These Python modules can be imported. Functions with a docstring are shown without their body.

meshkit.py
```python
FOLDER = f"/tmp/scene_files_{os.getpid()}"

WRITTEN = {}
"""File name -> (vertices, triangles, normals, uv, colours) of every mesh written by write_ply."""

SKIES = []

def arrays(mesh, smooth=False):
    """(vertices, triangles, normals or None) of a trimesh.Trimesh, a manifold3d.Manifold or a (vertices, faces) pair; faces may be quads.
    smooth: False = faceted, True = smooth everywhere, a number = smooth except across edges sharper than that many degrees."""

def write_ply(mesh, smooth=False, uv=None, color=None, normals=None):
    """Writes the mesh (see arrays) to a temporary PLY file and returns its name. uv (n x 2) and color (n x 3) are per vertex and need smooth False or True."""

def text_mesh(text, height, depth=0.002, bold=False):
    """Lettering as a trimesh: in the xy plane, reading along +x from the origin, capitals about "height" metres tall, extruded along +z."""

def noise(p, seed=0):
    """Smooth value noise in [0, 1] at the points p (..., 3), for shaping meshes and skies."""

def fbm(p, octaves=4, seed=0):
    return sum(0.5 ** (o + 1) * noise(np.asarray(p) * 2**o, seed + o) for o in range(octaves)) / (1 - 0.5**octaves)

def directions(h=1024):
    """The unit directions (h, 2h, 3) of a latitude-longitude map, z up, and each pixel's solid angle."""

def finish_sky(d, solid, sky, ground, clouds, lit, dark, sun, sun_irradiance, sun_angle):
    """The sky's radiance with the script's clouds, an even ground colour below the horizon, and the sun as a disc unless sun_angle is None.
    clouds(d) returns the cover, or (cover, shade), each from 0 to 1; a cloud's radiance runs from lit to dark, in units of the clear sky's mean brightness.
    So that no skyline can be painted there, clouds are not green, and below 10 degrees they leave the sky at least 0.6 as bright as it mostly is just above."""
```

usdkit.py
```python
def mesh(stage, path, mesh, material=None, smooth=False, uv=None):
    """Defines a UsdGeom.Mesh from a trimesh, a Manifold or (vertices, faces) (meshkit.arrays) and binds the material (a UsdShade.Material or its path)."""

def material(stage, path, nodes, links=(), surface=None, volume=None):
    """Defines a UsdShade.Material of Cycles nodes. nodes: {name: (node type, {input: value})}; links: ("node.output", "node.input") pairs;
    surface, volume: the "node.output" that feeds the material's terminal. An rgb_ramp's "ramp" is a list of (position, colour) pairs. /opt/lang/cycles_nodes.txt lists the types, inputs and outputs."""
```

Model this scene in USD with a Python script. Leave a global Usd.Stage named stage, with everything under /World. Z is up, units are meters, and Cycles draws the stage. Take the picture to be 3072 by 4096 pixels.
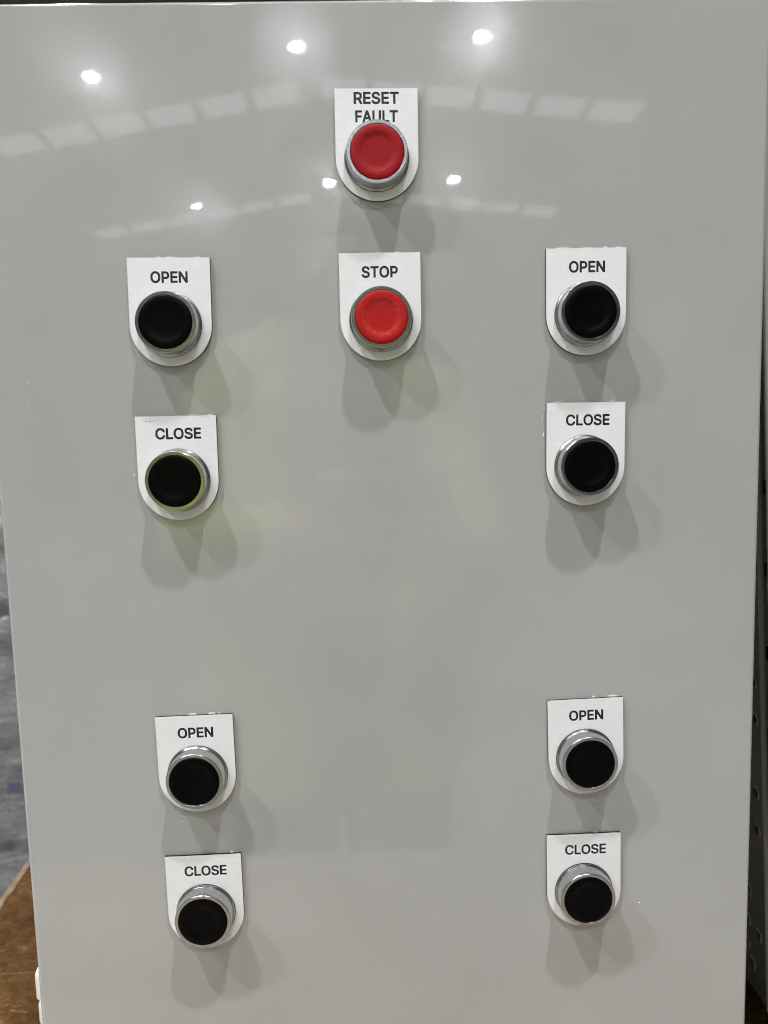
import math, random
import numpy as np, trimesh, manifold3d
import usdkit, meshkit
from pxr import Usd, UsdGeom, UsdLux, UsdShade, Gf, Sdf
from shapely.geometry import Polygon, Point, box as sbox
from shapely import affinity, union_all

rng = np.random.default_rng(7)
stage = Usd.Stage.CreateInMemory()
UsdGeom.SetStageUpAxis(stage, UsdGeom.Tokens.z)
UsdGeom.SetStageMetersPerUnit(stage, 1.0)
world = UsdGeom.Xform.Define(stage, '/World')
stage.SetDefaultPrim(world.GetPrim())
UsdGeom.Scope.Define(stage, '/World/Looks')

# ------------------------------------------------------------------ camera
# Coordinates below are measured from the foot of the camera on the panel front: x right, y into the panel, z up; EYE lifts them over the floor.
EYE = 1.27
CAM_Y = -0.35637
cam = UsdGeom.Camera.Define(stage, '/World/camera')
right, down, fwd = np.array([.99921, -.02916, -.02707]), np.array([-.02978, -.09718, -.99482]), np.array([.02638, .99484, -.09797])
m = Gf.Matrix4d(*right, 0, *(-down), 0, *(-fwd), 0, 0, CAM_Y, EYE, 1)
cam.AddTransformOp().Set(m)
cam.CreateHorizontalApertureAttr(36.0)
cam.CreateVerticalApertureAttr(48.0)
cam.CreateFocalLengthAttr(36.0 * 2809.97 / 3072)
cam.CreateFStopAttr(12.0)
cam.CreateFocusDistanceAttr(0.362)
cam.CreateClippingRangeAttr(Gf.Vec2f(0.01, 200))
cam.CreateExposureAttr(-0.66)

LAMP_H = 6.0          # lamps over the camera
LAMP_RADIANCE = (1150.0, 1600.0, 5700.0)      # seen far off their axis, half-way, and nearly from below: the reflectors keep the light down
SKYLIGHT_RADIANCE = 3.5

# ------------------------------------------------------------------ materials
def mat(name, nodes, links=(), surface='p.BSDF'):
    return usdkit.material(stage, '/World/Looks/' + name, nodes, links, surface)

def plain(name, color, rough=0.5, metallic=0.0, **kw):
    return mat(name, {'p': ('principled_bsdf', dict(base_color=color, roughness=rough, metallic=metallic, **kw))})

M = {}
# light grey powder paint: satin base, clear gloss over it; scuffed patches are rougher
M['paint'] = mat('grey_paint', {
    'tc': ('geometry', {}),
    'n1': ('noise_texture', {'scale': 14.0, 'detail': 3.0}),
    'r1': ('rgb_ramp', {'ramp': [(0.25, (0.396, 0.398, 0.389)), (0.75, (0.432, 0.433, 0.424))]}),
    'n2': ('noise_texture', {'scale': 20.0, 'detail': 4.0, 'distortion': 0.6}),
    'mr': ('map_range', {'from_min': 0.52, 'from_max': 0.72, 'to_min': 0.014, 'to_max': 0.045, 'clamp': True}),
    'mr2': ('map_range', {'from_min': 0.38, 'from_max': 0.66, 'to_min': 0.06, 'to_max': 0.19, 'clamp': True}),
    'n3': ('noise_texture', {'scale': 330.0, 'detail': 2.5}),
    'b': ('bump', {'strength': 0.10, 'distance': 0.00005}),
    'n4': ('noise_texture', {'scale': 2600.0, 'detail': 2.0, 'roughness': 0.7}),
    'b2': ('bump', {'strength': 0.12, 'distance': 0.0001}),
    'p': ('principled_bsdf', {'specular_ior_level': 0.32, 'coat_weight': 0.85, 'coat_ior': 1.5}),
}, [('tc.position', 'n1.vector'), ('n1.fac', 'r1.fac'), ('r1.color', 'p.base_color'), ('tc.position', 'n2.vector'), ('n2.fac', 'mr.value'), ('mr.result', 'p.coat_roughness'), ('n2.fac', 'mr2.value'), ('mr2.result', 'p.roughness'),
    ('tc.position', 'n3.vector'), ('n3.fac', 'b.height'), ('b.normal', 'p.coat_normal'), ('tc.position', 'n4.vector'), ('n4.fac', 'b2.height'), ('b2.normal', 'p.normal')])
M['white'] = mat('white_laminate', {
    'tc': ('geometry', {}), 'mp': ('mapping', {'scale': (1.0, 1.0, 3.0)}),
    'n1': ('noise_texture', {'scale': 260.0, 'detail': 5.0, 'roughness': 0.65}),
    'r1': ('rgb_ramp', {'ramp': [(0.25, (0.80, 0.80, 0.815)), (0.65, (0.85, 0.85, 0.865))]}),
    'b': ('bump', {'strength': 0.04, 'distance': 0.0001}),
    'p': ('principled_bsdf', {'roughness': 0.42, 'specular_ior_level': 0.35}),
}, [('tc.position', 'mp.vector'), ('mp.vector', 'n1.vector'), ('n1.fac', 'r1.fac'), ('r1.color', 'p.base_color'), ('n1.fac', 'b.height'), ('b.normal', 'p.normal')])
M['black_core'] = plain('black_laminate', (0.012, 0.012, 0.014), 0.5)
M['engraved'] = plain('engraved_black', (0.008, 0.008, 0.012), 0.6)
M['chrome'] = mat('satin_chrome', {
    'tc': ('geometry', {}), 'n': ('noise_texture', {'scale': 200.0, 'detail': 3.0}),
    'mr': ('map_range', {'from_min': 0.3, 'from_max': 0.75, 'to_min': 0.20, 'to_max': 0.25, 'clamp': True}),
    'p': ('principled_bsdf', {'base_color': (0.40, 0.40, 0.405), 'metallic': 1.0})},
    [('tc.position', 'n.vector'), ('n.fac', 'mr.value'), ('mr.result', 'p.roughness')])
M['rubber'] = plain('black_rubber', (0.010, 0.010, 0.011), 0.5)
def cap_mat(name, c0, c1, rough, dust, spec=0.4):
    """Matt cap plastic; "dust" whitens the rim round the dished middle (finger wear), by radius about the cap's own axis."""
    return mat(name, {
        'tc': ('texture_coordinate', {}), 'sx': ('separate_xyz', {}), 'cx': ('combine_xyz', {}), 'ln': ('vector_math', {'math_type': 'length'}),
        'a': ('math', {'math_type': 'subtract', 'value2': 0.0083}), 'ab': ('math', {'math_type': 'absolute'}),
        'mr': ('map_range', {'from_min': 0.0, 'from_max': 0.0022, 'to_min': 1.0, 'to_max': 0.0, 'clamp': True}),
        'n': ('noise_texture', {'scale': 420.0, 'detail': 6.0, 'roughness': 0.75}),
        'nr': ('map_range', {'from_min': 0.45, 'from_max': 0.75, 'to_min': 0.0, 'to_max': dust, 'clamp': True}),
        'mu': ('math', {'math_type': 'multiply'}),
        'n2': ('noise_texture', {'scale': 160.0, 'detail': 3.0}), 'r': ('rgb_ramp', {'ramp': [(0.3, c0), (0.7, c1)]}),
        'mx': ('mix', {'color2': (0.55, 0.42, 0.40)}),
        'b': ('bump', {'strength': 0.12, 'distance': 0.0002}), 'n3': ('noise_texture', {'scale': 3000.0, 'detail': 2.0}),
        'p': ('principled_bsdf', {'roughness': rough, 'specular_ior_level': spec})},
        [('tc.object', 'sx.vector'), ('sx.x', 'cx.x'), ('sx.z', 'cx.y'), ('cx.vector', 'ln.vector1'), ('ln.value', 'a.value1'), ('a.value', 'ab.value1'), ('ab.value', 'mr.value'),
         ('tc.object', 'n.vector'), ('n.fac', 'nr.value'), ('mr.result', 'mu.value1'), ('nr.result', 'mu.value2'), ('mu.value', 'mx.fac'),
         ('tc.object', 'n2.vector'), ('n2.fac', 'r.fac'), ('r.color', 'mx.color1'), ('mx.color', 'p.base_color'), ('tc.object', 'n3.vector'), ('n3.fac', 'b.height'), ('b.normal', 'p.normal')])
M['cap_red'] = cap_mat('red_cap', (0.30, 0.010, 0.014), (0.34, 0.012, 0.016), 0.52, 0.03, 0.12)
M['cap_red_dusty'] = cap_mat('red_dusty_cap', (0.43, 0.013, 0.014), (0.47, 0.016, 0.016), 0.52, 0.17, 0.12)
M['cap_black'] = cap_mat('black_cap', (0.0012, 0.0012, 0.0015), (0.0018, 0.0018, 0.002), 0.36, 0.004, 0.07)
M['glue'] = mat('clear_glue', {'p': ('principled_bsdf', {'base_color': (0.80, 0.80, 0.79), 'roughness': 0.12, 'transmission_weight': 0.45, 'ior': 1.45})})
M['pale_speck'] = plain('pale_speck', (0.78, 0.78, 0.75), 0.4)
M['dark_speck'] = plain('dark_speck', (0.05, 0.05, 0.05), 0.6)
M['scratch'] = plain('scratch', (0.66, 0.66, 0.64), 0.35)
M['white_plastic'] = plain('white_plastic', (0.78, 0.78, 0.78), 0.3)
M['steel_dark'] = mat('dark_steel', {
    'tc': ('geometry', {}), 'n': ('noise_texture', {'scale': 60.0, 'detail': 4.0}),
    'r': ('rgb_ramp', {'ramp': [(0.3, (0.32, 0.32, 0.30)), (0.7, (0.40, 0.40, 0.38))]}),
    'p': ('principled_bsdf', {'roughness': 0.45, 'metallic': 0.15})},
    [('tc.position', 'n.vector'), ('n.fac', 'r.fac'), ('r.color', 'p.base_color')])
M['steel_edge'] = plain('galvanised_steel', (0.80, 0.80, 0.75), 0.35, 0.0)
M['black_inside'] = plain('dark_inside', (0.05, 0.05, 0.047), 0.7)
M['board'] = mat('worn_board', {
    'tc': ('geometry', {}), 'mp': ('mapping', {'scale': (1.0, 1.35, 1.0), 'rotation': (0, 0, 0.5)}),
    'n1': ('noise_texture', {'scale': 120.0, 'detail': 9.0, 'roughness': 0.74, 'distortion': 0.7}),
    'r1': ('rgb_ramp', {'ramp': [(0.28, (0.024, 0.010, 0.003)), (0.45, (0.056, 0.026, 0.0075)), (0.58, (0.085, 0.043, 0.013)), (0.74, (0.165, 0.100, 0.042))]}),
    'n2': ('noise_texture', {'scale': 9.0, 'detail': 3.0}), 'r2': ('rgb_ramp', {'ramp': [(0.3, (0.65, 0.62, 0.6)), (0.7, (1.1, 1.1, 1.1))]}),
    'mx': ('mix', {'mix_type': 'multiply', 'fac': 1.0}),
    'mp3': ('mapping', {'scale': (0.6, 6.0, 1.0), 'rotation': (0, 0, -0.75)}),
    'n3': ('noise_texture', {'scale': 26.0, 'detail': 2.0, 'distortion': 1.2}),
    'r3': ('rgb_ramp', {'ramp': [(0.655, (0, 0, 0)), (0.69, (0.5, 0.5, 0.5)), (0.72, (0, 0, 0))]}),
    'mx2': ('mix', {'color2': (0.22, 0.15, 0.08)}),
    'b': ('bump', {'strength': 0.5, 'distance': 0.001}),
    'p': ('principled_bsdf', {'roughness': 0.8, 'specular_ior_level': 0.08})},
    [('tc.position', 'mp.vector'), ('mp.vector', 'n1.vector'), ('n1.fac', 'r1.fac'), ('r1.color', 'mx.color1'), ('tc.position', 'n2.vector'), ('n2.fac', 'r2.fac'), ('r2.color', 'mx.color2'),
     ('tc.position', 'mp3.vector'), ('mp3.vector', 'n3.vector'), ('n3.fac', 'r3.fac'), ('r3.color', 'mx2.fac'), ('mx.color', 'mx2.color1'), ('mx2.color', 'p.base_color'), ('n1.fac', 'b.height'), ('b.normal', 'p.normal')])
M['board_edge'] = mat('board_edge', {
    'tc': ('geometry', {}), 'n': ('noise_texture', {'scale': 120.0, 'detail': 4.0}),
    'r': ('rgb_ramp', {'ramp': [(0.3, (0.075, 0.042, 0.018)), (0.7, (0.16, 0.105, 0.052))]}),
    'p': ('principled_bsdf', {'roughness': 0.8})}, [('tc.position', 'n.vector'), ('n.fac', 'r.fac'), ('r.color', 'p.base_color')])
M['film'] = mat('stretch_film', {
    'tc': ('geometry', {}), 'mp': ('mapping', {'scale': (1.0, 1.0, 1.7)}),
    'n': ('noise_texture', {'scale': 48.0, 'detail': 5.0, 'roughness': 0.62, 'distortion': 1.2}),
    'b': ('bump', {'strength': 0.9, 'distance': 0.010}),
    'n2': ('noise_texture', {'scale': 5.0, 'detail': 3.0}), 'r': ('rgb_ramp', {'ramp': [(0.3, (0.16, 0.16, 0.163)), (0.7, (0.22, 0.22, 0.223))]}),
    'p': ('principled_bsdf', {'roughness': 0.09, 'specular_ior_level': 0.6})},
    [('tc.position', 'mp.vector'), ('mp.vector', 'n.vector'), ('n.fac', 'b.height'), ('b.normal', 'p.normal'), ('tc.position', 'n2.vector'), ('n2.fac', 'r.fac'), ('r.color', 'p.base_color')])
M['card'] = plain('pale_card', (0.30, 0.245, 0.195), 0.8)
M['blue_print'] = plain('blue_print', (0.075, 0.075, 0.125), 0.4)
M['concrete'] = mat('concrete_floor', {
    'tc': ('geometry', {}), 'n': ('noise_texture', {'scale': 1.3, 'detail': 6.0}),
    'r': ('rgb_ramp', {'ramp': [(0.3, (0.20, 0.195, 0.185)), (0.7, (0.26, 0.25, 0.24))]}),
    'p': ('principled_bsdf', {'roughness': 0.4})}, [('tc.position', 'n.vector'), ('n.fac', 'r.fac'), ('r.color', 'p.base_color')])
M['wall'] = plain('hall_wall', (0.13, 0.13, 0.125), 0.7)
M['roof'] = plain('roof_sheet', (0.16, 0.16, 0.155), 0.6)
M['roof_steel'] = plain('roof_steel', (0.20, 0.20, 0.20), 0.6)
M['skylight'] = mat('daylit_sheet', {'e': ('emission', {'color': (0.90, 0.97, 1.0), 'strength': SKYLIGHT_RADIANCE})}, surface='e.emission')
for i, r in enumerate(LAMP_RADIANCE):
    M[f'lamp_lens{i}'] = mat(f'lamp_lens_{"far middle near".split()[i]}', {'e': ('emission', {'color': (0.97, 0.985, 1.0), 'strength': r})}, surface='e.emission')
M['lamp_body'] = plain('lamp_body', (0.05, 0.05, 0.05), 0.4)
M['skin'] = plain('skin', (0.42, 0.24, 0.17), 0.5)
M['hivis'] = plain('hi_vis_yellow', (0.40, 0.48, 0.04), 0.7)
M['reflective'] = plain('reflective_tape', (0.5, 0.5, 0.5), 0.35)
M['dark_cloth'] = plain('dark_cloth', (0.035, 0.038, 0.05), 0.9)
M['shirt'] = plain('grey_shirt', (0.12, 0.12, 0.125), 0.9)
M['hair'] = plain('dark_hair', (0.02, 0.015, 0.012), 0.6)
M['phone'] = plain('black_phone', (0.015, 0.015, 0.017), 0.25)

# ------------------------------------------------------------------ scene helpers
used = {}
origin = {}
def free(path):
    n = used.get(path, -1) + 1
    used[path] = n
    return path if n == 0 else f'{path}_{n:03d}'

def keys(prim, label=None, category=None, group=None, kind=None):
    for k, v in (('label', label), ('category', category), ('group', group), ('kind', kind)):
        if v: prim.SetCustomDataByKey(k, v)
    return prim

def xform(name, loc, parent='/World'):
    """An Xform at loc (foot coordinates)."""
    path = free(f'{parent}/{name}')
    x = UsdGeom.Xform.Define(stage, path)
    base = origin.get(parent, np.array([0, 0, -EYE]))
    loc = np.asarray(loc, float)
    x.AddTranslateOp().Set(Gf.Vec3d(*(loc - base)))
    origin[path] = loc
    return path

def thing(name, loc, label, category, group=None):
    p = xform(name, loc)
    keys(stage.GetPrimAtPath(p), label, category, group)
    return p

def obj(name, mesh, material, parent='/World', smooth=False, at=None, label=None, kind=None):
    """One Mesh prim. The mesh comes in foot coordinates; "at" gives the mesh prim its own origin (else its parent's)."""
    path = free(f'{parent}/{name}')
    v, f, n = meshkit.arrays(mesh, smooth)
    base = origin.get(parent, np.array([0, 0, -EYE]))
    o = base if at is None else np.asarray(at, float)
    tm = trimesh.Trimesh(v - o, f, process=False)
    pr = usdkit.mesh(stage, path, tm if n is None else (v - o, f), material)
    if n is not None:
        pr.CreateNormalsAttr([Gf.Vec3f(*map(float, q)) for q in n]); pr.SetNormalsInterpolation('vertex')
    if at is not None:
        pr.AddTranslateOp().Set(Gf.Vec3d(*(o - base)))
    origin[path] = o
    if label: pr.GetPrim().SetCustomDataByKey('label', label)
    if kind: pr.GetPrim().SetCustomDataByKey('kind', kind)
    return path

def structure(name, mesh, material, smooth=False):
    p = obj(name, mesh, material, smooth=smooth)
    stage.GetPrimAtPath(p).SetCustomDataByKey('kind', 'structure')
    return p

def cat(*ms): return trimesh.util.concatenate([q for m_ in ms for q in (m_ if isinstance(m_, (list, tuple)) else [m_])])
def bx(x0, x1, y0, y1, z0, z1):
    b = trimesh.creation.box((x1 - x0, y1 - y0, z1 - z0)); b.apply_translation(((x0 + x1) / 2, (y0 + y1) / 2, (z0 + z1) / 2)); return b
def rbox(x0, x1, y0, y1, z0, z1, r, seg=12):
    """Box with rounded edges, as a hull of spheres."""
    s = manifold3d.Manifold.sphere(r, seg)
    pts = [s.translate((x, y, z)) for x in (x0 + r, x1 - r) for y in (y0 + r, y1 - r) for z in (z0 + r, z1 - r)]
    return to_tm(manifold3d.Manifold.batch_hull(pts))
def to_tm(mf):
    q = mf.to_mesh(); return trimesh.Trimesh(q.vert_properties[:, :3], q.tri_verts, process=False)
def lathe(profile, seg=96):
    """Revolves (r, h) pairs about +z."""
    q = trimesh.creation.revolve(np.asarray(profile, float) * 1000, sections=seg); q.apply_scale(0.001); return q     # millimetres: revolve drops very small faces
def on_panel(mesh, X, Z, ang=0.0, depth=0.0):
    """Panel frame (x right, y up, z out of the panel, metres) to foot coordinates, turned by ang degrees clockwise about (X, Z)."""
    v = np.asarray(mesh.vertices); a = -math.radians(ang); c, s = math.cos(a), math.sin(a)
    x, y = c * v[:, 0] - s * v[:, 1], s * v[:, 0] + c * v[:, 1]
    out = np.stack([X + x, -v[:, 2] - depth, Z + y], 1)
    return trimesh.Trimesh(out, mesh.faces, process=False)
def extrude(poly, z0, z1):
    gs = [g for g in getattr(poly, 'geoms', [poly]) if g.area > 1e-12]
    out = []
    for g in gs:
        e = trimesh.creation.extrude_polygon(g, z1 - z0, engine='earcut'); e.apply_translation((0, 0, z0)); out.append(e)
    return cat(out)
def px_ray(px, py):
    """Direction through a pixel of the 3072 x 4096 picture; only used to read off where things stand."""
    d = right * (px - 1536) / 2809.97 + down * (py - 2048) / 2809.97 + fwd
    return d / np.linalg.norm(d)
def at_y(px, py, y):
    d = px_ray(px, py); return np.array([0, CAM_Y, 0]) + d * (y - CAM_Y) / d[1]

# ------------------------------------------------------------------ hall: floor, walls, roof with daylight strips
HX0, HX1, HY0, HY1 = -8.6, 7.2, -22.0, 11.0
TILT = 0.075
RIDGE_X, RIDGE_Z, SLOPE = -0.55, LAMP_H + 0.75, 0.13
def roof_z(x): return RIDGE_Z - SLOPE * abs(x - RIDGE_X)
structure('hall_floor', bx(HX0, HX1, HY0, HY1, -EYE - 0.1, -EYE), M['concrete'])
structure('hall_wall', bx(HX0 - .2, HX0, HY0, HY1, -EYE, roof_z(HX0)), M['wall'])
structure('hall_wall', bx(HX1, HX1 + .2, HY0, HY1, -EYE, roof_z(HX1)), M['wall'])
def gable(y0, y1):
    p = Polygon([(HX0 - .2, -EYE), (HX1 + .2, -EYE), (HX1 + .2, roof_z(HX1)), (RIDGE_X, RIDGE_Z), (HX0 - .2, roof_z(HX0))])
    e = trimesh.creation.extrude_polygon(p, y1 - y0, engine='earcut'); v = e.vertices
    return trimesh.Trimesh(np.stack([v[:, 0], y1 - v[:, 2], v[:, 1]], 1), e.faces, process=False)
structure('hall_wall', gable(HY0 - .2, HY0), M['wall'])
structure('hall_wall', gable(HY1, HY1 + .2), M['wall'])
roof = xform('hall_roof', (RIDGE_X, -8, RIDGE_Z)); stage.GetPrimAtPath(roof).SetCustomDataByKey('kind', 'structure')
def roof_slab(xa, xb, t0, t1):
    pts = np.array([(x, y, roof_z(x) + t) for x in (xa, xb) for y in (HY0 - .2, HY1 + .2) for t in (t0, t1)])
    return trimesh.convex.convex_hull(pts)
obj('roof_sheet', roof_slab(HX0 - .2, RIDGE_X, 0.06, 0.12), M['roof'], roof)
obj('roof_sheet', roof_slab(RIDGE_X, HX1 + .2, 0.06, 0.12), M['roof'], roof)
def strip(yr, w, left, right_):
    """One daylight strip across the roof: panes between the purlins, each a sheet of its own."""
    for xs in (left, right_):
        for a, b in xs:
            q = []
            for x in (a, b):
                for dy in (-w / 2, w / 2):
                    y = -(yr - TILT * x) + dy
                    q += [(x, y, roof_z(x) + 0.03), (x, y, roof_z(x) + 0.045)]
            obj('skylight_pane', trimesh.convex.convex_hull(np.array(q)), M['skylight'], roof)
H = RIDGE_Z
PITCH, PANE = 1.02, 0.85
def panes(x0, n): return [(x0 + i * PITCH, x0 + i * PITCH + PANE) for i in range(n)]
strip(2.09 * H + CAM_Y, 0.74, panes(-1.05 - 6 * PITCH - PANE, 7), panes(-0.62, 6))
strip(2.93 * H + CAM_Y, 0.70, panes(-1.25 - 5 * PITCH - PANE, 6), panes(-0.62, 6))

# lamps: (x, distance) per metre of lamp height over the camera
LAMPS = [(-.703, 2.013), (-.139, 1.882), (.324, 1.851), (-.663, 3.050), (-.100, 2.816), (.377, 2.805),
         (.22, 1.00), (-.22, 1.03), (-.80, 1.07), (.16, .24), (-.37, .27), (-.83, .31), (-.90, -.62), (-.40, -.66), (.12, -.70)]
lamps = {}
for i, (lx, ly) in enumerate(LAMPS):
    far = i < 6
    loc = (lx * LAMP_H, -ly * LAMP_H + (-CAM_Y if far else 0), LAMP_H)
    where = ['mirrored at top left of the door', 'mirrored above and left of RESET FAULT', 'mirrored above and right of RESET FAULT', 'mirrored between RESET FAULT and the left OPEN plate',
             'mirrored touching the left of the RESET FAULT plate', 'mirrored just right of the red reset button'][i] if far else 'in front of the cabinet, casting soft button shadows' if i < 12 else 'over the aisle behind the cabinet'
    label = 'round high bay lamp ' + where
    group = 'far high bay lamps mirrored in the door' if far else 'near high bay lamps casting the shadows' if i < 12 else 'high bay lamps behind the cabinet'
    row = 0 if far else 1 if i < 9 else 2
    if row not in lamps:
        lamp = lamps[row] = thing('high_bay_lamp', loc, label, 'lamp', group)
        L = np.array(loc)
        th = np.linspace(0, math.pi / 2, 7)
        lens = lathe([(0, -0.014)] + [(0.095 * math.sin(t), -0.014 * math.cos(t)) for t in th[1:]] + [(0, 0.0)], 40); lens.apply_translation(L)
        body = lathe([(0, 0.002), (0.097, 0.002), (0.120, -0.005), (0.123, 0.03), (0.10, 0.06), (0.06, 0.14), (0, 0.15)], 40); body.apply_translation(L)
        hang = trimesh.creation.cylinder(0.012, 1.0, sections=10); hang.apply_translation(L + (0, 0, 0.12 + 0.35))
        hang = trimesh.creation.cylinder(0.012, 0.5, sections=10); hang.apply_translation(L + (0, 0, 0.15 + 0.25))
        obj('lens', lens, M[f'lamp_lens{row}'], lamp, smooth=40); obj('housing', body, M['lamp_body'], lamp, smooth=30); obj('hanger', hang, M['roof_steel'], lamp)
    else:
        path = free('/World/high_bay_lamp')
        x = UsdGeom.Xform.Define(stage, path)
        x.GetPrim().GetReferences().AddInternalReference(lamps[row])
        x.GetPrim().SetInstanceable(True)
        x.ClearXformOpOrder()
        op = x.GetTranslateOp() if False else UsdGeom.XformOp(x.GetPrim().CreateAttribute('xformOp:translate', Sdf.ValueTypeNames.Double3))
        op.Set(Gf.Vec3d(loc[0], loc[1], loc[2] + EYE)); x.SetXformOpOrder([op])
        keys(x.GetPrim(), label, 'lamp', group)

# ------------------------------------------------------------------ workbench with its worn board
BZ = -0.372
def board_x(px, py): # where the board's left edge lies
    d = px_ray(px, py); t = BZ / d[2]; return np.array([0, CAM_Y, 0]) + d * t
e0, e1 = board_x(0, 3612), board_x(115, 3443)
k = (e1[0] - e0[0]) / (e1[1] - e0[1])
def edge_x(y): return e0[0] + k * (y - e0[1])
bench = thing('workbench', (0, 0.1, -EYE), 'brown worn chipboard bench top that the grey cabinet stands on', 'workbench')
YF, YB = -0.235, 0.95
# the board as a grid, its left edge worn and uneven
ny = 90; ys = np.linspace(YF, YB, ny)
wob = 0.0022 * (meshkit.fbm(np.stack([ys * 38, ys * 0, ys * 0], 1), 4, 3) - .5) * 2
poly = [(edge_x(y) + w, y) for y, w in zip(ys, wob)] + [(0.78, YB), (0.78, YF)]
obj('bench_top', trimesh.Trimesh(*(lambda e: (e.vertices + [0, 0, BZ - 0.021], e.faces))(trimesh.creation.extrude_polygon(Polygon(poly), 0.021, engine='earcut'))), M['board'], bench)
lip = [(edge_x(y) + w - 0.0006, y) for y, w in zip(ys, wob)] + [(edge_x(y) + w + 0.0035 + 0.0025 * float(meshkit.noise(np.array([y * 90, 4.0, 1.0]))), y) for y, w in list(zip(ys, wob))[::-1]]
obj('worn_edge', trimesh.Trimesh(*(lambda e: (e.vertices + [0, 0, BZ - 0.018], e.faces))(trimesh.creation.extrude_polygon(Polygon(lip).buffer(0), 0.0188, engine='earcut'))), M['board_edge'], bench)
for lx_ in (-0.30, 0.70):
    for ly_ in (-0.17, 0.85):
        obj('leg', bx(lx_ - .03, lx_ + .03, ly_ - .03, ly_ + .03, -EYE, BZ - 0.021), M['steel_dark'], bench)

card = thing('cardboard_sheet', (0.05, -0.12, BZ), 'pale flat cardboard sheet on the bench before the cabinet, mirrored low in its door', 'cardboard')
obj('sheet', rbox(-0.33, 0.62, YF - 0.012, -0.008, BZ + 0.0008, BZ + 0.0044, 0.0012, 8), M['card'], card)

# ------------------------------------------------------------------ film-wrapped stack behind the bench, left
ft = at_y(0, 2066, 0.98)
stack = thing('wrapped_stack', (ft[0], 1.3, -EYE), 'grey stack wrapped in creased shiny plastic film behind the bench on the left', 'wrapped stack')
nu, nv = 150, 110
us, vs = np.linspace(0, 1, nu), np.linspace(0, 1, nv)
X0, X1, ZT = ft[0] - 0.75, ft[0] + 0.42, ft[2]
prof = []       # (y, z) from the front foot over the rounded shoulder to the back
for v in vs:
    if v < 0.7: prof.append((0.98, -EYE + 0.02 + v / 0.7 * (ZT - 0.05 + EYE - 0.02)))
    elif v < 0.85:
        a = (v - 0.7) / 0.15 * math.pi / 2; prof.append((0.98 + 0.05 * (1 - math.cos(a)), ZT - 0.05 + 0.05 * math.sin(a)))
    else: prof.append((1.03 + (v - 0.85) / 0.15 * 0.6, ZT))
prof = np.array(prof)
g = np.zeros((nu, nv, 3)); g[..., 0] = (X0 + us * (X1 - X0))[:, None]; g[..., 1] = prof[None, :, 0]; g[..., 2] = prof[None, :, 1]
crease = meshkit.fbm(np.stack([g[..., 0] * 7, g[..., 1] * 7, g[..., 2] * 15], -1), 4, 11) - .5
ridge = np.abs(meshkit.fbm(np.stack([g[..., 0] * 10, g[..., 1] * 8, g[..., 2] * 38 + g[..., 0] * 6], -1), 3, 5) - .5)
disp = crease * 0.028 + (0.16 - ridge) * 0.03
g[..., 1] -= np.where(prof[None, :, 1] < ZT - 0.001, disp, 0); g[..., 2] += np.where(prof[None, :, 1] > ZT - 0.05, disp * 0.6, 0)
idx = np.arange(nu * nv).reshape(nu, nv)
quads = np.stack([idx[:-1, :-1], idx[1:, :-1], idx[1:, 1:], idx[:-1, 1:]], -1).reshape(-1, 4)
obj('film_cover', (g.reshape(-1, 3), quads), M['film'], stack, smooth=True)
obj('stack_core', bx(X0 + .02, X1 - .02, 1.04, 1.62, -EYE, ZT - 0.06), M['dark_cloth'], stack)
bp = at_y(74, 3128, 0.95)
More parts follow.
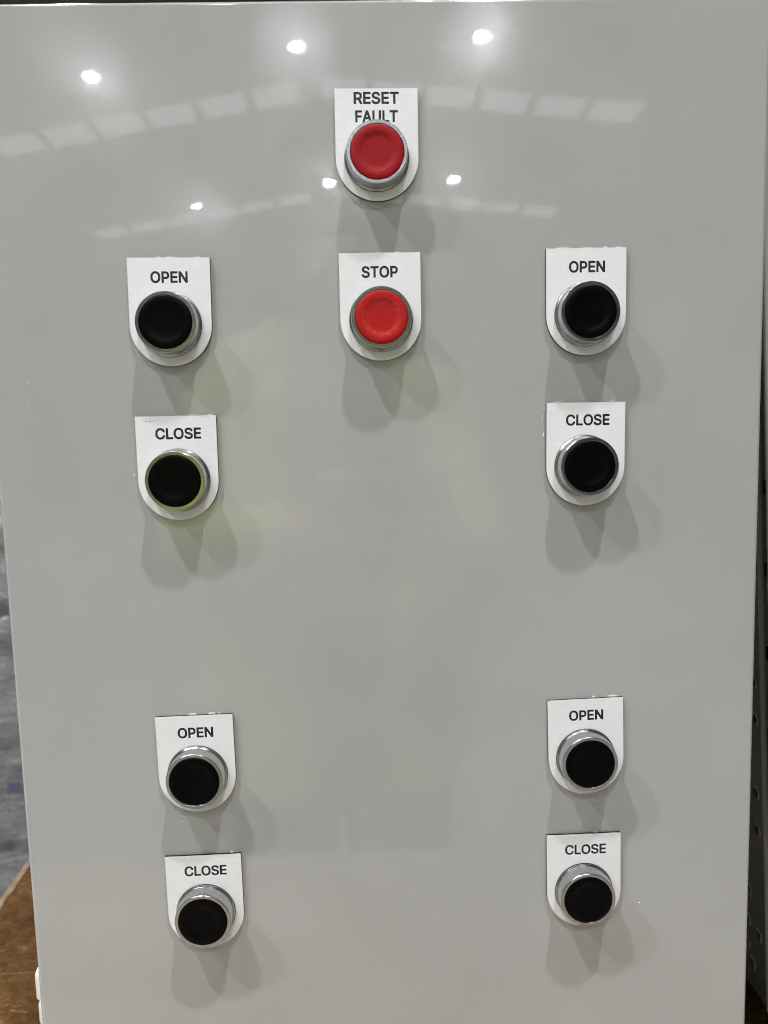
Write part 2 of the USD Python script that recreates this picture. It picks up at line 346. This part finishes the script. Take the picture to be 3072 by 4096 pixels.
obj('printed_mark', bx(bp[0] - 0.007, bp[0] + 0.016, 0.925, 0.927, bp[2] - 0.011, bp[2] + 0.011), M['blue_print'], stack)

# ------------------------------------------------------------------ the control cabinet
PX0, PX1, PZ0, PZ1 = -0.1834, 0.2038, -0.360, 0.2105
cab = thing('control_cabinet', (0.01, 0.1, BZ), 'light grey glossy control cabinet with ten push buttons on its door', 'control cabinet')
obj('door', rbox(PX0, PX1, 0.0, 0.018, PZ0, PZ1, 0.0022, 24), M['paint'], cab, smooth=50)
obj('cabinet_body', rbox(PX0 + 0.006, PX1 - 0.006, 0.0215, 0.21, BZ, PZ1 - 0.005, 0.002, 12), M['paint'], cab, smooth=50)
obj('door_gasket', bx(PX0 + 0.010, PX1 - 0.010, 0.0178, 0.0218, PZ0 + 0.01, PZ1 - 0.01), M['rubber'], cab)
# white hinge knuckles that show past the door's left edge
hx = PX0 + 0.0045
def knuckle(z0, z1, r, y=0.0275):
    p = [(0, 0), (r * .8, 0), (r, 0.0012), (r, z1 - z0 - 0.0042), (r * .8, z1 - z0 - 0.0015), (r * .45, z1 - z0), (0, z1 - z0)]
    c = lathe(p, 32); c.apply_translation((hx, y, z0)); return c
hy = 0.0275
hp1, hp2 = at_y(143, 3880, hy), at_y(161, 4085, hy)
hx = hp1[0] + 0.0062
hinge = obj('hinge', knuckle(hp1[2] - 0.0155, hp1[2] + 0.003, 0.0062), M['white_plastic'], cab, smooth=40)
obj('knuckle', knuckle(hp2[2] + 0.001, hp1[2] - 0.0158, 0.0056), M['white_plastic'], hinge, smooth=40)
obj('knuckle', knuckle(BZ + 0.005, hp2[2] + 0.0005, 0.0062), M['white_plastic'], hinge, smooth=40)

# legend plates: white laminate engraved down to the black
def text_poly(text, width, cap=0.00505):
    tm = meshkit.text_mesh(text, cap, 0.001)
    f = tm.faces[tm.face_normals[:, 2] > 0.9]
    p = union_all([Polygon(tm.vertices[t][:, :2]).buffer(2e-7) for t in f])
    x0, y0, x1, y1 = p.bounds
    stem = 0.00026
    p = affinity.scale(p, (width - 2 * stem) / (x1 - x0), 1.0, origin=(0, 0))
    p = affinity.translate(p, -(p.bounds[0] + p.bounds[2]) / 2, 0)
    # round the ends as an engraving cutter does
    p = p.buffer(stem + 0.00012, 6).buffer(-0.00012, 6)
    return p.buffer(-0.00005).buffer(0.00005).simplify(0.000012)
PW, PH, PT = 0.040, 0.05207, 0.0016
def plate_shape():
    r = PW / 2; a = np.linspace(0, -math.pi, 49)
    pts = [(-r, 0), (r, 0)] + [(r * math.cos(t), -(PH - r) + r * math.sin(t)) for t in a]
    return Polygon(pts)
def bead(w, hgt, seed, x, y):
    """A squeezed-out blob of clear glue lying against the plate's upper edge."""
    s = trimesh.creation.icosphere(2, 1.0); v = s.vertices.copy()
    v *= (1 + 0.5 * (meshkit.fbm(v * 1.7 + seed, 3, seed) - .5))[:, None]
    v = v * [w / 2, hgt, 0.0006]; v[:, 2] = np.maximum(v[:, 2], 0)
    return trimesh.Trimesh(v + [x, y, 0], s.faces, process=False)

def speck(X, Z, w, h, ang, t=0.0002, seed=0):
    s = trimesh.creation.icosphere(1, 1.0); v = s.vertices * (1 + 0.5 * (meshkit.noise(s.vertices * 2 + seed * 3.1, seed) - .5))[:, None]
    q = trimesh.Trimesh(v * [w / 2, h / 2, t], s.faces, process=False)
    return on_panel(q, X, Z, ang)
PLATES = [  # words, plate X, Z (mm), turn, button X, Z, sideways shift of the words, glue beads (x, width in mm)
    ('reset', [('RESET', 21.8, -6.92), ('FAULT', 20.6, -15.3)], 11.04, 169.16, .536, 10.58, 136.97, 0.1, [], 'white legend plate reading RESET FAULT over the topmost red button'),
    ('stop', [('STOP', 17.9, -11.7)], 10.61, 92.77, .347, 10.59, 60.61, 0.0, [(-1, 2.6), (9, 3.6)], 'white legend plate reading STOP over the dusty red button'),
    ('open', [('OPEN', 18.1, -11.8)], -92.19, 92.47, .942, -93.11, 60.45, 0.1, [(-5, 2), (1, 6), (14, 3)], 'white legend plate reading OPEN, upper left pair'),
    ('open', [('OPEN', 18.1, -11.5)], 112.86, 93.01, .172, 112.57, 60.89, 0.4, [(-11, 8), (1.5, 6.5), (10, 3), (17, 4.2)], 'white legend plate reading OPEN, upper right pair, beads of glue along its top'),
    ('close', [('CLOSE', 22.7, -11.3)], -92.97, 16.15, .355, -92.92, -15.81, 1.0, [(6, 12), (17, 3)], 'white legend plate reading CLOSE with a chipped upper corner, upper left pair'),
    ('close', [('CLOSE', 22.3, -11.3)], 112.80, 17.56, .537, 112.26, -14.39, 1.0, [(-14, 5.5), (14, 5.2)], 'white legend plate reading CLOSE, upper right pair'),
    ('open', [('OPEN', 18.4, -11.6)], -92.14, -138.06, -.425, -91.60, -169.78, 0.4, [(-1, 5), (9, 4), (13, 1.2)], 'white legend plate reading OPEN, lower left pair'),
    ('open', [('OPEN', 18.2, -11.3)], 112.53, -136.88, -.814, 112.68, -168.71, 0.4, [(5, 2), (15, 6)], 'white legend plate reading OPEN, lower right pair'),
    ('close', [('CLOSE', 22.2, -11.1)], -91.39, -214.53, -.243, -91.21, -246.17, 1.0, [(15, 2)], 'white legend plate reading CLOSE, lower left pair'),
    ('close', [('CLOSE', 22.2, -11.1)], 111.77, -211.64, -.145, 111.78, -243.53, 1.0, [(7, 3)], 'white legend plate reading CLOSE, lower right pair'),
]
# bezel, gasket and cap profiles (r, height over the panel) in mm
GASKET = [(13.0, 1.61), (15.55, 1.61), (15.75, 1.8), (15.7, 2.05), (15.3, 2.2), (13.0, 2.2)]
BEZEL = [(13.2, 2.21), (15.35, 2.21), (15.6, 2.4), (15.6, 2.65), (15.4, 2.85), (15.08, 2.95), (14.9, 3.15), (14.82, 4.0), (14.72, 6.0), (14.64, 8.0), (14.58, 9.3), (14.52, 9.55), (14.40, 9.75), (14.25, 9.87),
         (12.95, 9.87), (12.85, 9.80), (12.82, 9.5), (12.82, 3.0)]
def cap_profile(dome):
    p = [(12.72, 4.0), (12.72, 9.35)]
    for t in np.linspace(0.15, 1, 6): p.append((11.9 + 0.82 * math.cos(t * math.pi / 2), 9.35 + 0.75 * math.sin(t * math.pi / 2)))
    for r in np.linspace(11.2, 0.0, 22):                      # the raised rim runs into a round dished middle
        s = 1 / (1 + math.exp((r - 8.3) / 0.55))
        p.append((max(r, 0.0), 10.1 + 0.14 * math.cos((r - 10.4) / 2.2) * (1 - s) - s * dome - 0.10 * s * (1 - (r / 9) ** 2)))
    return p
mm = 1e-3
for n, (kind, words, X, Z, ang, BX, BZm, shift, beads, label) in enumerate(PLATES):
    X, Z, BX, BZm = X * mm, Z * mm, BX * mm, BZm * mm
    pl = xform('legend_plate', (X, 0, Z), cab)
    stage.GetPrimAtPath(pl).SetCustomDataByKey('label', label)
    polys = [affinity.translate(text_poly(w, wd * mm), shift * mm, yb * mm) for w, wd, yb in words]
    letters = union_all(polys)
    a = -math.radians(ang)
    dx, dz = BX - X, BZm - Z                                    # the hole for the button
    hole = Point(dx * math.cos(-a) - dz * math.sin(-a), dx * math.sin(-a) + dz * math.cos(-a)).buffer(0.0115, 24)
    shape = plate_shape()
    face = shape.buffer(-0.00002).difference(letters).difference(hole)
    obj('black_core', on_panel(extrude(shape.difference(hole), 0.00004, 0.00138), X, Z, ang), M['black_core'], pl)
    obj('white_face', on_panel(extrude(face, 0.00138, PT), X, Z, ang), M['white'], pl)
    obj('lettering', on_panel(extrude(letters.buffer(-0.00001).difference(hole), 0.00137, 0.00148), X, Z, ang), M['engraved'], pl)
    for j, (gx, gw) in enumerate(beads):
        obj('glue_bead', on_panel(bead(gw * mm, (0.45 + 0.25 * rng.random()) * mm, 10 * n + j, gx * mm, 0.0002), X, Z, ang), M['glue'], pl, smooth=True)
    if n == 4:
        for j, (sx_, sy_, sw, sh_, sa) in enumerate([(-14.5, -2.3, 2.6, .16, 0), (-12.6, -2.6, 1.2, .35, -30), (-10.8, -2.3, .9, .3, 25), (-9, -2.0, .6, .2, -40), (14, -0.6, 4.2, .5, -6), (16.5, -1.1, 2.5, .3, 12)]):
            q = speck(0, 0, sw * mm, sh_ * mm, sa, 0.00006, j); q.apply_translation((sx_ * mm, 0, sy_ * mm))
            q.vertices[:, 1] *= -1; q = trimesh.Trimesh(np.stack([q.vertices[:, 0], q.vertices[:, 2], PT + q.vertices[:, 1]], 1), q.faces, process=False)
            obj('scuff', on_panel(q, X, Z, ang), M['dark_speck'] if j < 4 else M['scratch'], pl, smooth=True)
    red = kind in ('reset', 'stop')
    pb = xform('push_button', (BX, 0, BZm), cab)
    stage.GetPrimAtPath(pb).SetCustomDataByKey('label', {'reset': 'red push button under RESET FAULT', 'stop': 'red push button with a dusty rim under STOP'}.get(kind, f'black push button under {words[0][0]}, ' + ('upper ' if BZm > -0.1 else 'lower ') + ('left' if BX < 0 else 'right') + ' pair'))
    obj('gasket', on_panel(lathe(np.array(GASKET) * mm), BX, BZm), M['rubber'], pb, smooth=35)
    obj('bezel', on_panel(lathe(np.array(BEZEL) * mm, 128), BX, BZm), M['chrome'], pb, smooth=22)
    cm = M['cap_red'] if kind == 'reset' else M['cap_red_dusty'] if kind == 'stop' else M['cap_black']
    obj('button_cap', on_panel(lathe(np.array(cap_profile(0.42)) * mm, 96), BX, BZm), cm, pb, smooth=60)

# specks, chips and scratches on the door
def P(px, py):
    q = at_y(px * 3072 / 1659, py * 3072 / 1659, 0.0); return q[0], q[2]
pale, dark, scr = [], [], []
for i, (px, py, w, h, a) in enumerate([(1381, 1950, 1.2, .55, -25), (161, 2099, .35, 1.3, 8), (62, 826, 1.1, .4, 0), (60, 873, .7, .35, 30), (593, 197, .9, .4, 20), (1137, 318, .35, .9, 0), (1138, 300, .3, 1.0, 4),
        (393, 1775, .9, .5, -20), (290, 1026, .7, 1.2, 10), (1174, 940, .5, 2.2, 5), (1172, 905, .4, 1.3, -8), (1175, 883, .4, 1.0, 0), (1166, 1920, .5, .3, 0), (236, 154, .3, .3, 0), (300, 122, .3, .3, 0), (367, 93, .35, .35, 0), (367, 118, .4, .35, 0),
        (325, 143, .4, .3, 0), (333, 140, .3, .4, 0), (368, 160, .35, .6, 30), (377, 198, .3, .3, 0), (195, 256, .6, .7, 0), (190, 240, .5, .4, 0)]):
    x, z = P(px, py); pale.append(speck(x, z, w * mm, h * mm, a, seed=i))
for i in range(150):
    c = [(195, 165, 45), (1040, 85, 50), (425, 445, 32), (980, 388, 38), (712, 395, 12)][rng.integers(5)]
    t, rr = rng.uniform(0, 2 * math.pi), abs(rng.normal(0, 1)) * c[2]
    px, py = c[0] + rr * math.cos(t), c[1] + rr * math.sin(t) * 1.1
    if 715 < px < 910 and 185 < py < 440 or py < 10: continue
    x, z = P(px, py); s_ = rng.uniform(.10, .24) * (1.7 if i % 4 == 0 else 1); pale.append(speck(x, z, s_ * mm, s_ * rng.uniform(.7, 2) * mm, rng.uniform(0, 180), 0.00008, i))
for i in range(50):
    x, z = P(rng.uniform(60, 1580), rng.uniform(20, 2180)); s_ = rng.uniform(.08, .2); pale.append(speck(x, z, s_ * mm, s_ * mm, 0, 0.00008, i))
for i, (px, py) in enumerate([(783, 1027), (260, 1303), (267, 1407), (600, 634), (1083, 491), (92, 1473), (660, 360), (535, 136)]):
    x, z = P(px, py); dark.append(speck(x, z, .34 * mm, .34 * mm, 0, seed=i))
for i in range(45):
    x, z = P(rng.uniform(60, 1580), rng.uniform(20, 2180)); s_ = rng.uniform(.08, .2); dark.append(speck(x, z, s_ * mm, s_ * mm, 0, 0.00006, i))
for i, (px, py, ln, a) in enumerate([(545, 571 * .6, 2.0, -35), (300, 380, 2.2, -30), (365, 405, 1.6, -40), (15, 118, 4.5, -68), (1380, 20, 1.4, 60), (1447, 62, 4.5, 0), (1120, 525, 3.0, 0), (1262, 893, 2.0, 0), (960, 372, 1.2, 70), (1010, 60, 2.4, -40), (1020, 80, 3.0, -50), (1075, 95, 1.5, 70), (1068, 128, 2.0, 75), (985, 150, 2.5, -35), (470, 450, 1.2, 40), (925, 390, 2.2, -10),
        (505, 316, 1.8, -35), (602, 440, .9, -60), (1340, 790, 2.2, 10), (520, 1540, 2.0, 80), (355, 1248, 1.4, 0), (1420, 1240, 1.2, 50)]):
    x, z = P(px, py)
    scr.append(speck(x, z, ln * mm, 0.085 * mm, a, 0.00003, i))
obj('pale_specks', cat(pale), M['pale_speck'], cab, smooth=True, kind='stuff')
obj('dark_specks', cat(dark), M['dark_speck'], cab, smooth=True, kind='stuff')
obj('scratches', cat(scr), M['scratch'], cab, smooth=True, kind='stuff')

# ------------------------------------------------------------------ the perforated steel enclosure at the right
NY = 0.055                                                      # its front
ca, cb = at_y(3040, 2000, NY), at_y(3067, 3300, NY)             # its front left corner line leans a little
def lean(z): return ca[0] + (cb[0] - ca[0]) * (z - ca[2]) / (cb[2] - ca[2])
nb_bottom = at_y(3072, 4056, NY)[2]
nbr = thing('steel_enclosure', (lean(nb_bottom), NY, nb_bottom), 'dark perforated steel enclosure with grey door standing close to the right of the cabinet', 'enclosure')
DEPTH, ZTOP = 0.30, 0.26
HR = 0.0042
HOLES = []
for px, py in [(3026, 2737), (3031, 2887), (3036, 3185), (3041, 3335), (3047, 3760), (3006, 3570), (3003, 3690), (3001, 3780), (3022, 3868), (3019, 2437), (3012, 2290)]:
    d = px_ray(px, py); q = at_y(px, py, NY)                    # right rim of the hole, on the plate's plane
    for _ in range(4): t = (lean(q[2]) + 0.0004) / d[0]; q = np.array([0, CAM_Y, 0]) + d * t
    HOLES.append((q[1] + HR, q[2]))
def side_plate():
    p = sbox(0.0025, nb_bottom, DEPTH, ZTOP)
    p = p.difference(union_all([Point(y - NY, z).buffer(HR, 14) for y, z in HOLES]))
    e = trimesh.creation.extrude_polygon(p, 0.0022, engine='earcut'); v = e.vertices
    out = np.stack([np.array([lean(z) for z in v[:, 1]]) + v[:, 2] + 0.0004, NY + v[:, 0], v[:, 1]], 1)
    q = trimesh.Trimesh(out, e.faces, process=False); q.fix_normals(); return q
side = obj('side_plate', side_plate(), M['steel_dark'], nbr)
for y, z in HOLES:                                              # the turned-up rim of each hole
    a_ = np.linspace(math.radians(75), math.radians(215), 9)
    pts = [(lean(z) + 0.0003, y + HR * math.cos(t), z + HR * math.sin(t)) for t in a_]
    obj('hole_rim', cat([trimesh.creation.cylinder(0.0007, segment=[p_, q_], sections=8) for p_, q_ in zip(pts, pts[1:])]), M['steel_edge'], side)
def flange():
    p = sbox(0.0012, nb_bottom, 0.024, ZTOP)
    for py, h in [(1948, 54), (2280, 52), (2614, 50), (2950, 50)]:
        zc = at_y(3050, py, NY)[2]; hh = 0.0042
        p = p.difference(sbox(0.0026, zc - hh, 0.0060, zc + hh).buffer(0.0007))
    e = trimesh.creation.extrude_polygon(p, 0.002, engine='earcut'); v = e.vertices
    out = np.stack([np.array([lean(z) for z in v[:, 1]]) + v[:, 0], NY + v[:, 2] + 0.0003, v[:, 1]], 1)
    q = trimesh.Trimesh(out, e.faces, process=False); q.fix_normals(); return q
obj('slotted_flange', flange(), M['steel_dark'], nbr)
def rod(a, b, r, seg=12):
    return trimesh.creation.cylinder(r, segment=[a, b], sections=seg)
obj('corner_edge', rod((lean(nb_bottom), NY + .0012, nb_bottom), (lean(ZTOP), NY + .0012, ZTOP), 0.0016), M['steel_edge'], nbr, smooth=40)
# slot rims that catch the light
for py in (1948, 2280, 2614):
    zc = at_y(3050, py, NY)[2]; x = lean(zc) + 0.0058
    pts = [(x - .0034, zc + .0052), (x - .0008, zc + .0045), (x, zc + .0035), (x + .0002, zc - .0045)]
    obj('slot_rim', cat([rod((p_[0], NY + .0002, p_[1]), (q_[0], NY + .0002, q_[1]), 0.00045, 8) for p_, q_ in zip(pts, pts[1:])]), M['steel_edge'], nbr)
obj('back_plate', bx(lean(0) + 0.02, lean(0) + 0.5, NY + DEPTH - .003, NY + DEPTH, nb_bottom, ZTOP), M['black_inside'], nbr)
obj('mounting_plate', bx(lean(0) + 0.035, lean(0) + 0.037, NY + 0.01, NY + DEPTH - .005, nb_bottom, ZTOP), M['black_inside'], nbr)
obj('top_plate', bx(lean(ZTOP) + 0.001, lean(0) + 0.5, NY, NY + DEPTH, ZTOP, ZTOP + .002), M['steel_dark'], nbr)
obj('end_plate', bx(lean(0) + 0.5, lean(0) + 0.502, NY, NY + DEPTH, nb_bottom, ZTOP + .002), M['steel_dark'], nbr)
obj('floor_plate', bx(lean(nb_bottom) + 0.001, lean(0) + 0.5, NY + 0.003, NY + DEPTH, nb_bottom, nb_bottom + .002), M['steel_dark'], nbr)
fb = at_y(3020, 3925, NY + 0.07)
obj('foot_bracket', rbox(fb[0] - .002, fb[0] + .010, NY + 0.066, NY + 0.078, fb[2] - 0.016, fb[2] + 0.018, 0.001), M['steel_edge'], nbr)
# its light grey door, nearer than the frame
da, db = at_y(3052, 1400, 0.0130), at_y(3071, 2500, 0.0130)
def dlean(z): return da[0] + (db[0] - da[0]) * (z - da[2]) / (db[2] - da[2])
d_ = rbox(0, 0.40, 0.0105, 0.0135, nb_bottom, ZTOP + 0.02, 0.0012, 12)
d_.vertices[:, 0] += np.array([dlean(z) for z in d_.vertices[:, 2]])
obj('enclosure_door', d_, M['paint'], nbr, smooth=50)
for fx in (0.06, 0.44):
    obj('foot', bx(lean(0) + fx - .03, lean(0) + fx + .03, NY + 0.03, NY + 0.27, BZ, nb_bottom), M['black_inside'], nbr)

# ------------------------------------------------------------------ the photographer, seen only mirrored in the paint
def chain(*pts, seg=16):
    """Hulls of spheres along (x, y, z, r) joints."""
    out = []
    for a, b in zip(pts, pts[1:]):
        out.append(manifold3d.Manifold.batch_hull([manifold3d.Manifold.sphere(p[3], seg).translate(tuple(p[:3])) for p in (a, b)]))
    return out
def hull(*pts, seg=20): return manifold3d.Manifold.batch_hull([manifold3d.Manifold.sphere(p[3], seg).translate(tuple(p[:3])) for p in pts])
def fuse(parts, cell=0.012, it=8):
    mf = manifold3d.Manifold()
    for q in parts: mf = mf + q
    t = to_tm(mf.refine_to_length(cell)); t.merge_vertices(); trimesh.smoothing.filter_taubin(t, iterations=it); return t
CX, CY = -0.055, -0.80
FL = -EYE
person = thing('person', (CX, CY, FL), 'person in a yellow high-visibility jacket photographing the cabinet, seen only as its reflection', 'person')
Hd = (CX + 0.03, CY + 0.02, 0.235)
sh = [(CX - .125, CY, .105), (CX + .165, CY, .04)]
el = [(CX - .205, CY + .10, -.15), (CX + .215, CY + .10, -.18)]
wr = [(-.055, -.445, -.105), (.085, -.445, -.105)]
parts = [hull((CX - .14, CY, .03, .075), (CX + .14, CY, .03, .075), (CX - .10, CY, -.20, .095), (CX + .10, CY, -.20, .095)),
         hull((CX - .10, CY, -.20, .095), (CX + .10, CY, -.20, .095), (CX - .085, CY, -.40, .10), (CX + .085, CY, -.40, .10)),
         *chain((CX, CY, .08, .06), (Hd[0], Hd[1] - .01, Hd[2] - .06, .052)),
         hull((Hd[0], Hd[1] - .01, Hd[2] + .035, .082), (Hd[0], Hd[1] + .015, Hd[2] - .06, .052), (Hd[0], Hd[1] + .045, Hd[2] - .085, .022), (Hd[0], Hd[1] + .04, Hd[2] + .02, .055)),
         hull((Hd[0], Hd[1] + .095, Hd[2] + .015, .008), (Hd[0], Hd[1] + .108, Hd[2] - .022, .011), (Hd[0], Hd[1] + .07, Hd[2], .02)),
         hull((Hd[0] - .02, Hd[1] + .074, Hd[2] - .058, .012), (Hd[0] + .02, Hd[1] + .074, Hd[2] - .058, .012))]
for s in (-1, 1):
    parts += [hull((Hd[0] + s * .082, Hd[1] - .01, Hd[2] + .015, .016), (Hd[0] + s * .084, Hd[1] - .005, Hd[2] - .02, .011))]
    i = (s + 1) // 2
    parts += chain((*sh[i], .062), (*el[i], .044), (*wr[i], .028))
    parts += chain((CX + s * .095, CY, -.42, .095), (CX + s * .10, CY + .015, -.85, .058), (CX + s * .105, CY - .01, FL + .075, .04))
    parts += [hull((CX + s * .105, CY - .02, FL + .04, .038), (CX + s * .115, CY + .14, FL + .03, .03))]
body = fuse(parts)
obj('body', body, M['skin'], person, smooth=True)
def hand(s):
    i = (s + 1) // 2; w = np.array(wr[i]); cxp = .018
    side = cxp + s * .040                                        # the edge of the phone that it holds
    pz = -.075
    ps = [hull((*w, .026), (side + s * .020, -.395, pz - .03, .013), (side + s * .022, -.400, pz + .030, .012))]
    for kf, (dz, ln) in enumerate([(.034, 1.0), (.013, 1.06), (-.008, 1.0), (-.028, .82)]):
        z = pz + dz
        ps += chain((side + s * .022, -.398, z, .0105), (side + s * .012, -.375, z + .004, .0095), (side - s * .002 * ln, -.3555 - .008, z + .006, .008), (side - s * .020 * ln, -.3615, z + .007, .0072), seg=12)
    ps += chain((side + s * .018, -.405, pz - .02, .013), (side + s * .008, -.392, pz + .015, .0105), (side - s * .016, -.388, pz + .045, .009), seg=12)
    return fuse(ps, 0.004, 4)
for s in (-1, 1):
    obj('hand', hand(s), M['skin'], person, smooth=True)
hair = fuse([hull((Hd[0], Hd[1] - .025, Hd[2] + .045, .086), (Hd[0], Hd[1] - .045, Hd[2] - .02, .066), (Hd[0], Hd[1] + .02, Hd[2] + .075, .05))])
obj('hair', hair, M['hair'], person, smooth=True)
for s in (-1, 1):
    e_ = trimesh.creation.icosphere(2, 0.012); e_.apply_translation((Hd[0] + s * .032, Hd[1] + .078, Hd[2] + .018)); obj('eye', e_, M['white_plastic'], person, smooth=True)
shirt = fuse([hull((CX - .135, CY, .035, .082), (CX + .135, CY, .035, .082), (CX - .10, CY, -.20, .102), (CX + .10, CY, -.20, .102)), hull((CX - .10, CY, -.20, .102), (CX + .10, CY, -.20, .102), (CX - .09, CY, -.42, .106), (CX + .09, CY, -.42, .106))])
obj('shirt', shirt, M['shirt'], person, smooth=True)
jk = [hull((CX - .15, CY, .04, .094), (CX + .15, CY, .04, .094), (CX - .115, CY, -.20, .115), (CX + .115, CY, -.20, .115)), hull((CX - .115, CY, -.20, .115), (CX + .115, CY, -.20, .115), (CX - .10, CY, -.50, .122), (CX + .10, CY, -.50, .122))]
for i in (0, 1): jk += chain((*sh[i], .078), (*el[i], .060), (*(np.array(el[i]) * .25 + np.array(wr[i]) * .75), .046))
jk += [hull((CX - .055, CY - .01, .13, .055), (CX + .055, CY - .01, .13, .055), (CX, CY - .03, .14, .07))]
cut = hull((CX - .03, CY + .14, .19, .035), (CX + .07, CY + .14, .19, .04), (CX + .02, CY + .15, -.62, .045), (CX + .02, CY + .05, -.62, .045), (CX - .01, CY + .05, .19, .045), (CX + .05, CY + .05, .19, .045))
jk += [hull((CX - .13, CY - .01, .10, .07), (CX - .085, CY - .01, .185, .022))]
jm = manifold3d.Manifold()
for q in jk: jm = jm + q
jm = jm - cut
jt = to_tm(jm.refine_to_length(0.014)); jt.merge_vertices(); trimesh.smoothing.filter_taubin(jt, iterations=5)
v = jt.vertices; v += 0.012 * (meshkit.fbm(v * 14, 3, 2) - .5)[:, None] * np.array([1, 1, .5]); jt.vertices = v
obj('jacket', jt, M['hivis'], person, smooth=True)
tr_ = []
for s in (-1, 1): tr_ += chain((CX + s * .09, CY, -.44, .108), (CX + s * .10, CY + .015, -.85, .075), (CX + s * .105, CY - .01, FL + .10, .062))
obj('trousers', fuse(tr_), M['dark_cloth'], person, smooth=True)
for s in (-1, 1):
    obj('shoe', fuse([hull((CX + s * .105, CY - .03, FL + .052, .046), (CX + s * .105, CY - .02, FL + .085, .046), (CX + s * .116, CY + .15, FL + .04, .038))]), M['dark_cloth'], person, smooth=True)
phone = thing('phone', (.018, CAM_Y - .010, -.06), 'black phone held upright in both hands, seen only as its reflection', 'phone')
obj('phone_body', rbox(-.020, .056, CAM_Y - .0115, CAM_Y - .0035, -.135, .022, .0035), M['phone'], phone, smooth=40)
